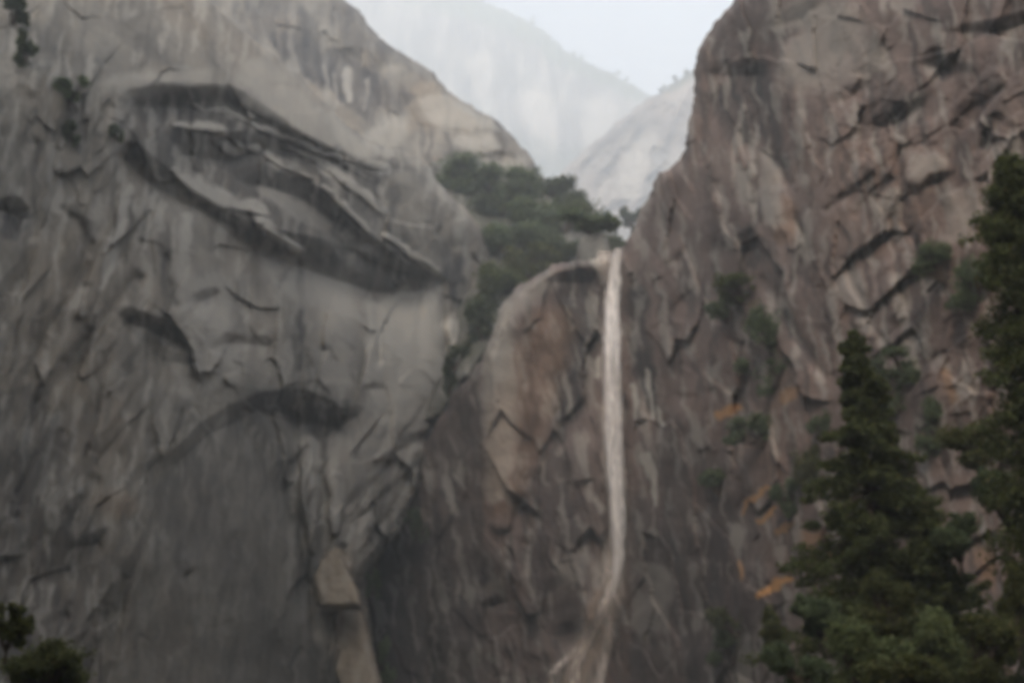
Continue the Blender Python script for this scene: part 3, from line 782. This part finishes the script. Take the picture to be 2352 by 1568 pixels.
def ribbon(name, pts, mat, bulge, parent, depth_fn, lift, seed, nr=120, ncol=18, soft=1.6, broken=0.25):
    """falling water: pts = (v, left u, right u, cover); a rounded sheet standing lift metres clear of the rock"""
    P = np.asarray(pts, float)
    vs = np.linspace(P[0, 0], P[-1, 0], nr)
    l = np.interp(vs, P[:, 0], P[:, 1]); r = np.interp(vs, P[:, 0], P[:, 2]); cv = np.interp(vs, P[:, 0], P[:, 3])
    mid = (l + r) / 2
    dd = depth_fn(mid, vs)
    kk = max(3, nr // 10); pad = np.pad(dd, kk, mode='edge'); dd = np.convolve(pad, np.ones(2 * kk + 1) / (2 * kk + 1), 'valid')
    V = []; A = []
    s = np.linspace(-1, 1, ncol)
    for i in range(nr):
        j = 1.2 * fbm(np.array([vs[i] / 30.0]), np.array([seed * 3.1]), 3, seed)[0]
        uu = mid[i] + s * (r[i] - l[i]) / 2 * (1 + .06 * j) + j
        for side in (-1, 1):
            D = dd[i] - lift - side * bulge * np.sqrt(np.clip(1 - s * s, 0, 1))
            V.append(at(uu, np.full(ncol, vs[i]), D)); A.append(cv[i] * np.clip(1 + broken * 1.6 * fbm(uu / 7 + seed, np.full(ncol, vs[i] / 22.0), 3, seed + 40), 0, 1.3) * np.clip((1 - np.abs(s)) * 1.5, 0, 1) ** soft)
    V = np.concatenate(V); A = np.concatenate(A)
    F = []
    for i in range(nr - 1):
        for k in range(ncol - 1):
            for o in (0, ncol):
                a = i * 2 * ncol + o + k
                F.append((a, a + 1, a + 2 * ncol + 1, a + 2 * ncol))
    ob = mesh_obj(name, V, F, mat, parent)
    ca = ob.data.attributes.new("cover", 'FLOAT', 'POINT'); ca.data.foreach_set("value", A.astype(np.float32))
    return ob


rng0 = np.random.default_rng(11)
wf = bpy.data.objects.new("waterfall", None); C.objects.link(wf)
tag(wf, "tall thin white waterfall dropping from the notch between the cliffs", "waterfall")
wmat = water_material("falling_water", (0.95, 0.90, 0.87), 0.42)
smat = water_material("thin_water", (0.70, 0.60, 0.53), 0.6)
ribbon("main_fall", [(570, 1408, 1430, .8), (600, 1399, 1431, .95), (640, 1391, 1432, .95), (700, 1383, 1430, .85), (800, 1378, 1432, .85), (1000, 1380, 1436, .85), (1200, 1396, 1444, .8),
                     (1280, 1401, 1440, .7), (1330, 1402, 1428, .55), (1372, 1394, 1414, .3)], wmat, 0.8, wf, right_depth, 3.6, 1)
for q in range(7):                            # separate strands inside and beside the main sheet
    o = rng0.uniform(-18, 18); v0 = rng0.uniform(575, 900); v1 = v0 + rng0.uniform(250, 460); w_ = rng0.uniform(5, 10)
    xs = np.interp([v0, (v0 + v1) / 2, v1], [570, 640, 800, 1000, 1200, 1350], [1419, 1411, 1405, 1408, 1418, 1412]) + np.array([o * .35, o * .8, o])
    ribbon("strand", [(v0, xs[0] - w_, xs[0] + w_, .1), ((v0 + v1) / 2, xs[1] - w_, xs[1] + w_, .45), (v1, xs[2] - w_ * 1.3, xs[2] + w_ * 1.3, .02)], wmat, 0.2, wf, right_depth, 4.0 + .15 * q, 20 + q, 60, 8)
ribbon("lip_spray", [(576, 1366, 1416, .35), (600, 1364, 1414, .55), (640, 1372, 1420, .45), (700, 1384, 1428, .25), (760, 1392, 1430, .05)], smat, 0.3, wf, right_depth, 1.2, 2, 40, soft=1.0)
ribbon("base_mist", [(1180, 1380, 1450, .02), (1270, 1362, 1466, .3), (1340, 1336, 1462, .38), (1400, 1320, 1446, .26), (1470, 1290, 1420, .16), (1560, 1270, 1390, .1), (1640, 1260, 1380, .06)], smat, 1.5, wf, right_depth, 2.0, 6, 50, soft=1.6)
ribbon("lower_cascade", [(1330, 1390, 1424, .5), (1380, 1376, 1410, .7), (1430, 1346, 1394, .7), (1480, 1322, 1366, .7), (1530, 1302, 1342, .7), (1640, 1292, 1338, .7)], smat, 0.3, wf, right_depth, 1.2, 3, 60, broken=.55)
ribbon("side_trickle", [(1380, 1388, 1408, .3), (1440, 1386, 1412, .4), (1500, 1378, 1408, .35), (1560, 1360, 1394, .3), (1640, 1350, 1386, .3)], smat, 0.2, wf, right_depth, 1.1, 4, 50, broken=.55)
ribbon("left_trickle", [(1484, 1312, 1340, .5), (1504, 1290, 1322, .5), (1525, 1268, 1300, .5), (1550, 1252, 1282, .4), (1640, 1240, 1274, .35)], smat, 0.2, wf, right_depth, 1.1, 5, 50, broken=.55)

# ================================================================== BLOCKS AND BOULDERS
def block(name, outline, D, thick, mat, label, cat, seed, bevel=15, lean=1.5e-4):
    """a detached block of rock: outline in photo units, rounded and roughened, with real thickness"""
    P = np.asarray(outline, float)
    u0, v0 = P.min(0); u1, v1 = P.max(0); st = max(1.5, (u1 - u0) / 40)
    U, V = np.meshgrid(np.arange(u0, u1 + st, st), np.arange(v0, v1 + st, st))
    Dfn = (lambda u, v: (float(D) * (1 - (v - v.mean()) * lean)) * (1 + (fbm(u / 30, v / 30, 3, seed) * 3 + fbm(u / 8, v / 8, 2, seed + 1) * .8) / FPX)) if not callable(D) else D
    o = patch(name, outline, st, Dfn, lambda u, v: stains_and_shade(u, v, [], [], [], .2, .2, 0, seed), mat, (0, thick, -thick * .15), bevel, thick * .2, 2, seed)
    c = o.data
    return tag(o, label, cat)


blk = rock_material("tan_block", (0.22, 0.18, 0.135), (0.30, 0.245, 0.185), (0.28, 0.215, 0.16))
lip = rock_material("grey_block", (0.17, 0.17, 0.16), (0.25, 0.245, 0.23), (0.21, 0.205, 0.19))
dl = lambda u, v, k: D_of(left_depth, u, v) - k
block("rock_block", [(728, 1362), (720, 1322), (735, 1290), (758, 1270), (772, 1254), (786, 1262), (794, 1300), (816, 1345), (828, 1389), (736, 1392)], dl(780, 1350, 3.0), 3.5, blk,
      "tan rock block wedged upright, upper of the two split blocks at the left cliff's foot", "boulder", 901, lean=2.6e-4)
block("rock_block", [(729, 1404), (828, 1396), (848, 1470), (874, 1568), (878, 1640), (800, 1640), (780, 1568), (755, 1510), (740, 1470)], dl(800, 1480, 4.6), 3.5, blk,
      "long tan rock block below the split, lower of the two at the left cliff's foot", "boulder", 902, lean=3e-4)
block("boulder", [(1326, 566), (1333, 545), (1350, 535), (1382, 534), (1398, 546), (1403, 575), (1398, 606), (1330, 612)], D_right(1380, 600) + 5, 5, lip,
      "smooth grey boulder among shrubs just left of the waterfall's lip", "boulder", 903)

# ================================================================== PLANTS
rng = np.random.default_rng(7)
bark = plain_material("bark", (0.07, 0.05, 0.035), 0.9, 6)
LEAF = {
    "mid": leaf_material("mid_green_leaves", (0.085, 0.12, 0.062), (0.18, 0.22, 0.105)),
    "yellow": leaf_material("yellow_green_leaves", (0.06, 0.08, 0.022), (0.14, 0.16, 0.05)),
    "dark": leaf_material("dark_green_leaves", (0.07, 0.09, 0.05), (0.135, 0.16, 0.08)),
    "olive": leaf_material("olive_leaves", (0.065, 0.075, 0.025), (0.15, 0.16, 0.05), (0.20, 0.15, 0.055)),
    "conifer": leaf_material("conifer_needles", (0.065, 0.082, 0.028), (0.14, 0.16, 0.053), (0.16, 0.125, 0.05)),
    "pale": leaf_material("pale_green_leaves", (0.11, 0.14, 0.06), (0.26, 0.30, 0.13), (0.26, 0.22, 0.09)),
}


def leaves(centers, radii, per, size):
    """leaf faces scattered through clumps: centers (n,3), radii (n,3)"""
    n = len(centers)
    tot = n * per
    ci = np.repeat(np.arange(n), per)
    d = rng.normal(size=(tot, 3)); d /= np.linalg.norm(d, axis=1)[:, None]
    r = rng.random(tot) ** 0.45
    p = centers[ci] + d * r[:, None] * radii[ci]
    nrm = d * 0.7 + rng.normal(size=(tot, 3)) * 0.6 + np.array([0, 0, 0.5]); nrm /= np.linalg.norm(nrm, axis=1)[:, None]
    t = np.cross(nrm, rng.normal(size=(tot, 3))); t /= np.linalg.norm(t, axis=1)[:, None]
    b = np.cross(nrm, t)
    s = size * (0.6 + 0.8 * rng.random(tot))[:, None]
    V = np.stack([p - t * s, p + b * s * .55, p + t * s, p - b * s * .55], 1).reshape(-1, 3)
    F = np.arange(tot * 4).reshape(-1, 4)
    return V, F


def tubes(segs, k=6):
    """tapered limbs: list of (p0, p1, r0, r1)"""
    V = []; F = []; n = 0
    for p0, p1, r0, r1 in segs:
        p0 = np.asarray(p0, float); p1 = np.asarray(p1, float); d = p1 - p0; d /= max(np.linalg.norm(d), 1e-6)
        a = np.cross(d, [0.3, 0.9, 0.1]); a /= np.linalg.norm(a); b = np.cross(d, a)
        for p, r in ((p0, r0), (p1, r1)):
            for i in range(k):
                th = 2 * math.pi * i / k
                V.append(p + r * (math.cos(th) * a + math.sin(th) * b))
        for i in range(k):
            F.append((n + i, n + (i + 1) % k, n + k + (i + 1) % k, n + k + i))
        n += 2 * k
    return np.array(V), np.array(F)


def plant(name, base, label, cat, crown, group=None):
    e = bpy.data.objects.new(name, None); C.objects.link(e)
    e.location = base; tag(e, label, cat, group)
    lv, lf, mat, sv, sf = crown
    mesh_obj("crown", lv, lf, mat, e, False)
    mesh_obj("trunk", sv, sf, bark, e)
    return e


def shrub(u, v, ru, rv, D, kind, label, name="shrub", cat="shrub", clumps=44, per=130, leaf_px=3.4, group=None, squash=0.8, fat=1.0, wall=False):
    """rounded shrub seen at (u, v) with half sizes ru, rv in photo units, D metres ahead"""
    k = D / FPX
    W, H = ru * k, rv * k
    c = at(u, v, D); base = c - np.array([0, 0, H])
    n = clumps
    nl = 5
    la = rng.random(nl) * 2 * math.pi; lr = .2 + .65 * rng.random(nl)
    lobes = np.stack([np.cos(la) * lr, rng.normal(size=nl) * .3, np.sin(la) * lr * .9], 1)
    lsz = .2 + .32 * rng.random(nl)
    li = rng.integers(0, nl, n)
    d = rng.normal(size=(n, 3)); d /= np.linalg.norm(d, axis=1)[:, None]
    cen = (lobes[li] + d * lsz[li][:, None] * (rng.random(n) ** .5)[:, None]) * np.array([W, W * squash, H]) + np.array([0, 0, H])
    cen[:, 2] = np.maximum(cen[:, 2], H * .08)
    rad = fat * (0.08 + 0.22 * rng.random((n, 1)) ** 1.5) * np.array([[W, W, H]]) * (.8 + .5 * rng.random((n, 3)))
    lv, lf = leaves(cen, rad, per, leaf_px * k)
    segs = [((0, W * 1.1, H * .35) if wall else (0, 0, -H * .25), (W * .05, 0, H * .5), W * .06, W * .035)]
    for i in range(0, n, 2): segs.append(((W * .03 * rng.normal(), 0, H * (.15 + .25 * rng.random())), cen[i], W * .03, W * .008))
    sv, sf = tubes(segs, 5)
    return plant(name, base, label, cat, (lv, lf, LEAF[kind], sv, sf), group)


def conifer(u, vtop, D, profile, kind, label, per=60, leaf_px=4.0, nb=230, name="conifer_tree", seed=3):
    """tapering tree: profile = (v, half width in photo units) down from the tip; base on the ground"""
    k = D / FPX
    tip = at(u, vtop, D); H = tip[2] + 6.5
    base = np.array([tip[0], tip[1], -6.5])
    pv = np.array([p[0] for p in profile], float); pw = np.array([p[1] for p in profile], float)
    zs = np.array([at(u, q, D)[2] for q in pv]) + 6.5
    r_ = np.random.default_rng(seed)
    cen = []; rad = []; segs = [((0, 0, -.4), (0, 0, H * .5), H * .022, H * .014), ((0, 0, H * .5), (0, 0, H * .97), H * .014, H * .002)]
    for i in range(nb):
        t = (i + r_.random()) / nb
        z = H * (1 - 0.99 * t ** 0.9)
        w_ = np.interp(-z, -zs, pw) * k
        th = r_.random() * 2 * math.pi
        L = w_ * (0.35 + 0.75 * r_.random() ** 1.3)
        end = np.array([math.cos(th) * L, math.sin(th) * L * .85, z - L * .22 + r_.normal() * .15])
        st = np.array([0, 0, min(z + L * .1, H * .98)])
        if i % 2 == 0: segs.append((st, end, H * .004 + .01, .008))
        for q in (.35, .62, .86, 1.0):
            cen.append(st + (end - st) * q + r_.normal(size=3) * .12); s = (.12 + .14 * w_ / max(pw.max() * k, .1)) * H * .075 * (1.15 - .3 * q)
            rad.append([s * 1.5, s * 1.5, s * .95])
    lv, lf = leaves(np.array(cen), np.array(rad), per, leaf_px * k)
    sv, sf = tubes(segs, 6)
    return plant(name, base, label, "tree", (lv, lf, LEAF[kind], sv, sf))


Dt = lambda u, v, k=2.0: D_of(terrace_depth, u, v) - k
Dr = lambda u, v, k=1.5: max(D_right(u, v) - k, 20)
Dl = lambda u, v, k=1.2: max(D_of(left_depth, u, v) - k, 20)
G1 = "shrubs on the terrace above the waterfall"
for (u, v, ru, rv, kd, lb) in [
    (1060, 402, 56, 36, "mid", "hazy green shrub at the terrace's upper left end, against bare granite"),
    (1135, 412, 66, 42, "mid", "wide hazy shrub on the upper terrace under the pale cliff"),
    (1195, 432, 58, 40, "mid", "rounded hazy shrub in the middle of the upper terrace row"),
    (1150, 466, 70, 34, "dark", "dark shaded shrub low under the upper terrace row"),
    (1268, 438, 38, 28, "dark", "small dark shrub on the skyline just right of the cliff's foot"),
    (1312, 462, 40, 26, "dark", "small dark shrub farther down the skyline towards the notch"),
    (1228, 500, 62, 42, "mid", "green shrub at the upper left of the big central thicket"),
    (1296, 500, 66, 40, "yellow", "brightest green domed shrub topping the central thicket"),
    (1350, 512, 58, 26, "mid", "green shrub overhanging the grey boulder near the waterfall's lip"),
    (1172, 552, 66, 52, "mid", "green shrub on the left edge of the central thicket beside pale rock"),
    (1250, 556, 66, 40, "dark", "dark green shrub filling the middle of the central thicket"),
    (1300, 580, 42, 30, "dark", "dark low shrub left of the grey boulder, above the buttress"),
    (1216, 606, 54, 40, "olive", "olive shrub at the lower edge of the thicket on the buttress shoulder"),
    (1152, 632, 56, 46, "yellow", "yellow green shrub low on the thicket's left side above the gully"),
    (1112, 676, 36, 38, "yellow", "small yellow green shrub at the top of the dark gully"),
    (1108, 738, 34, 46, "dark", "small dark shrub down in the gully left of the buttress"),
    (1408, 556, 24, 26, "dark", "small dark shrub touching the top of the waterfall"),
]:
    shrub(u, v, ru * 1.22, rv * 1.22, D_right(1380, 600) + 7 if "overhanging" in lb else Dt(u, v + rv * .6), kd, lb, group=G1, clumps=80, per=90, leaf_px=4.0, fat=1.5)
shrub(1400, 506, 34, 40, 330, "dark", "bluish hazy tree in the notch, left of the pair beyond the lip", "small_tree", "tree", group="trees in the notch")
shrub(1448, 500, 24, 32, 330, "dark", "bluish hazy tree in the notch, hard against the right cliff", "small_tree", "tree", group="trees in the notch")

G2 = "shrubs clinging to the right cliff"
for (u, v, ru, rv, kd, lb) in [
    (1702, 662, 56, 40, "yellow", "bright green shrub on the right cliff, highest of those left of the conifer"),
    (1668, 712, 34, 34, "mid", "small green shrub just below the bright shrub on the right cliff"),
    (1768, 752, 48, 62, "mid", "tall dark shrub in the diagonal cleft of the right cliff"),
    (1780, 842, 76, 46, "mid", "wide dark shrub low in the diagonal cleft of the right cliff"),
    (1712, 846, 44, 36, "mid", "green shrub left of the wide dark one in the cleft"),
    (2160, 606, 62, 44, "mid", "dark shrub on the right cliff just left of the tall edge tree"),
    (2236, 650, 60, 60, "mid", "leafy shrub under the edge tree's left side, above bare brown rock"),
    (2076, 836, 66, 36, "mid", "green shrub growing out beside the conifer's tip on its right"),
    (2056, 905, 60, 44, "mid", "dark shrub in the hollow right of the conifer's upper trunk"),
    (1886, 966, 38, 36, "mid", "small dark shrub at the conifer's left shoulder"),
    (1862, 1062, 52, 62, "olive", "olive shrub against the conifer's left flank at mid height"),
    (1820, 1130, 36, 44, "mid", "small green shrub above the curved orange rock scars"),
    (1690, 1420, 52, 44, "olive", "olive shrub standing alone on dark rock right of the cascade"),
    (1680, 1488, 46, 40, "mid", "dark shrub directly beneath the lone olive shrub"),
    (1750, 985, 56, 40, "mid", "faint dark shrub patch above the orange scar near the cliff's middle"),
    (2140, 985, 52, 60, "mid", "deep green shrub in shade between the conifer and brown rock"),
    (1650, 1110, 46, 30, "mid", "low dark shrub on the shaded wall left of the curved orange scars"),
]:
    shrub(u, v, ru * 1.3, rv * 1.25, Dr(u, v + rv * .3, .8), kd, lb, wall=True, group=G2, clumps=80, per=70, fat=1.15)

G3 = "shrubs on the left cliff"
for (u, v, ru, rv, kd, lb) in [
    (62, 108, 40, 60, "dark", "grey green shrub near the top left corner of the left cliff"),
    (162, 208, 46, 40, "mid", "green shrub on the ledge left of the arched overhang"),
    (176, 300, 30, 46, "dark", "dark shrub hanging below the ledge shrub left of the arch"),
    (30, 30, 34, 40, "dark", "dark shrub at the very top of the left cliff's edge"),
    (270, 300, 20, 34, "dark", "small dark shrub at the left end of the arched overhang"),
    (958, 1200, 34, 56, "dark", "dark green shrub in the crevice between left cliff and buttress"),
    (1034, 880, 22, 40, "dark", "dark shrub in the upper gully beside the pale wall"),
    (1046, 818, 34, 44, "dark", "dark shrub filling the narrow gully where the two cliffs meet"),
    (884, 1520, 28, 56, "mid", "green shrub at the bottom right of the split tan blocks"),
    (858, 1330, 18, 46, "dark", "narrow dark shrub growing along the right side of the upper tan block"),
]:
    shrub(u, v, ru, rv, Dl(u, v + rv * .5) if u < 940 else min(Dl(u, v), Dr(u, v)), kd, lb, wall=True, group=G3, clumps=44, per=80)

# trees and bushes standing in front of the right cliff
conifer(1962, 775, 47, [(775, 6), (800, 26), (860, 44), (930, 66), (1000, 92), (1100, 140), (1250, 195), (1400, 240), (1600, 270)], "conifer",
        "pointed green conifer standing in front of the right cliff", 70, 5.2, 400, seed=3)
conifer(2318, 360, 40, [(360, 8), (400, 36), (480, 72), (600, 105), (760, 140), (950, 130), (1150, 150), (1400, 160), (1600, 180)], "conifer",
        "tallest tree, dark conifer cut off by the photo's right edge", 70, 5.2, 420, seed=5)
conifer(2130, 1180, 43, [(1180, 20), (1230, 70), (1320, 110), (1450, 140), (1600, 160)], "conifer",
        "shorter dark conifer filling the gap right of the pointed one", 70, 5.2, 260, seed=9)
G4 = "bushes at the foot of the right cliff"
for (u, v, ru, rv, D, kd, lb) in [
    (2250, 1020, 84, 62, 50, "olive", "olive bush between the tall edge tree and brown rock patches"),
    (2310, 1150, 70, 80, 44, "mid", "green bush under the tall edge tree at the right border"),
    (1960, 1500, 130, 84, 30, "pale", "pale leafed bush lit along the bottom edge below the conifer"),
    (1830, 1520, 66, 60, 34, "mid", "green bush left of the pale leafed bush at the bottom edge"),
    (2230, 1490, 120, 110, 32, "olive", "large dark bush in the bottom right corner area"),
    (2330, 1400, 60, 90, 34, "olive", "dark bush at the right border above the corner"),
    (1880, 1410, 70, 60, 38, "mid", "green bush at the pointed conifer's lower left side"),
    (2040, 1400, 90, 70, 36, "olive", "olive bush overlapping the pointed conifer's base"),
    (2130, 1470, 80, 70, 31, "pale", "pale leafed bush low between the conifers' bases"),
    (2200, 1240, 70, 60, 41, "mid", "green bush above the rock gap left of the edge tree"),
    (1780, 1450, 40, 50, 60, "olive", "small olive bush on the slope right of the lone shrub"),
    (2080, 1560, 120, 60, 28, "olive", "olive bush along the very bottom edge under the conifers"),
]:
    shrub(u, v, ru, rv, D, kd, lb, "bush", "bush", group=G4, clumps=90, per=150, leaf_px=4.4, fat=1.3)
shrub(110, 1530, 120, 76, 26, "olive", "dark olive bush across the bottom left corner", "bush", "bush", clumps=90, per=150, leaf_px=4.4, fat=1.3)
shrub(20, 1440, 60, 66, 24, "olive", "olive bush rising at the left border above the corner bush", "bush", "bush", clumps=40, per=170, leaf_px=4.4)

# trees along the far ridges
def ridge_tree(u, v, hpx, D, label):
    k = D / FPX
    shrub(u, v - hpx * .45, hpx * .38, hpx * .55, D, "mid", label, "ridge_tree", "tree", clumps=10, per=40, leaf_px=3.0, group="trees along the far ridge")


for u, v, hp, lb in [
    (1108, 4, 16, "hazy tree clump on the far ridge where it meets the photo's top edge"),
    (1222, 56, 18, "lone hazy tree standing up from the upper part of the far ridge"),
    (1318, 132, 14, "small hazy tree halfway down the far ridge line"),
    (1336, 136, 10, "tiny hazy tree just right of the one halfway down the far ridge"),
    (1418, 176, 18, "spreading hazy tree on the lower part of the far ridge"),
    (1440, 186, 10, "tiny hazy tree just right of the spreading one on the lower ridge"),
]:
    ridge_tree(u, v, hp, D_of(mountain_depth, u, v + 8) + 20, lb)
for u, v, hp, lb in [
    (1522, 212, 20, "bluish tree at the left end of the nearer ridge by the notch in the skyline"),
    (1550, 194, 22, "tallest bluish tree on the nearer ridge left of the brown cliff"),
    (1576, 176, 18, "bluish tree on the nearer ridge touching the brown cliff's edge"),
]:
    ridge_tree(u, v, hp, D_of(shoulder_depth, u, v + 8) + 8, lb)

# ================================================================== HAZE
def box(name, lo, hi, mat):
    x0, y0, z0 = lo; x1, y1, z1 = hi
    V = [(x0, y0, z0), (x1, y0, z0), (x1, y1, z0), (x0, y1, z0), (x0, y0, z1), (x1, y0, z1), (x1, y1, z1), (x0, y1, z1)]
    F = [(0, 3, 2, 1), (4, 5, 6, 7), (0, 1, 5, 4), (1, 2, 6, 5), (2, 3, 7, 6), (3, 0, 4, 7)]
    return mesh_obj(name, V, F, mat, None, False)


hm = bpy.data.materials.new("smoky_air"); hm.use_nodes = True
hn = hm.node_tree
hn.nodes.remove(hn.nodes["Principled BSDF"])
pv = hn.nodes.new("ShaderNodeVolumePrincipled")
pv.inputs["Color"].default_value = (0.86, 0.925, 1.0, 1)
pv.inputs["Density"].default_value = 0.00098
pv.inputs["Anisotropy"].default_value = 0.0
hn.links.new(pv.outputs[0], hn.nodes["Material Output"].inputs["Volume"])
zmax = max((o.matrix_world @ Vector(c)).z for o in C.objects if o.type == 'MESH' for c in o.bound_box)
hz = box("haze", (-5400, -5400, -60), (5400, 5400, zmax + 20), hm)
hz["kind"] = "stuff"; hz["label"] = "pale smoky haze filling the gorge"; hz["category"] = "haze"
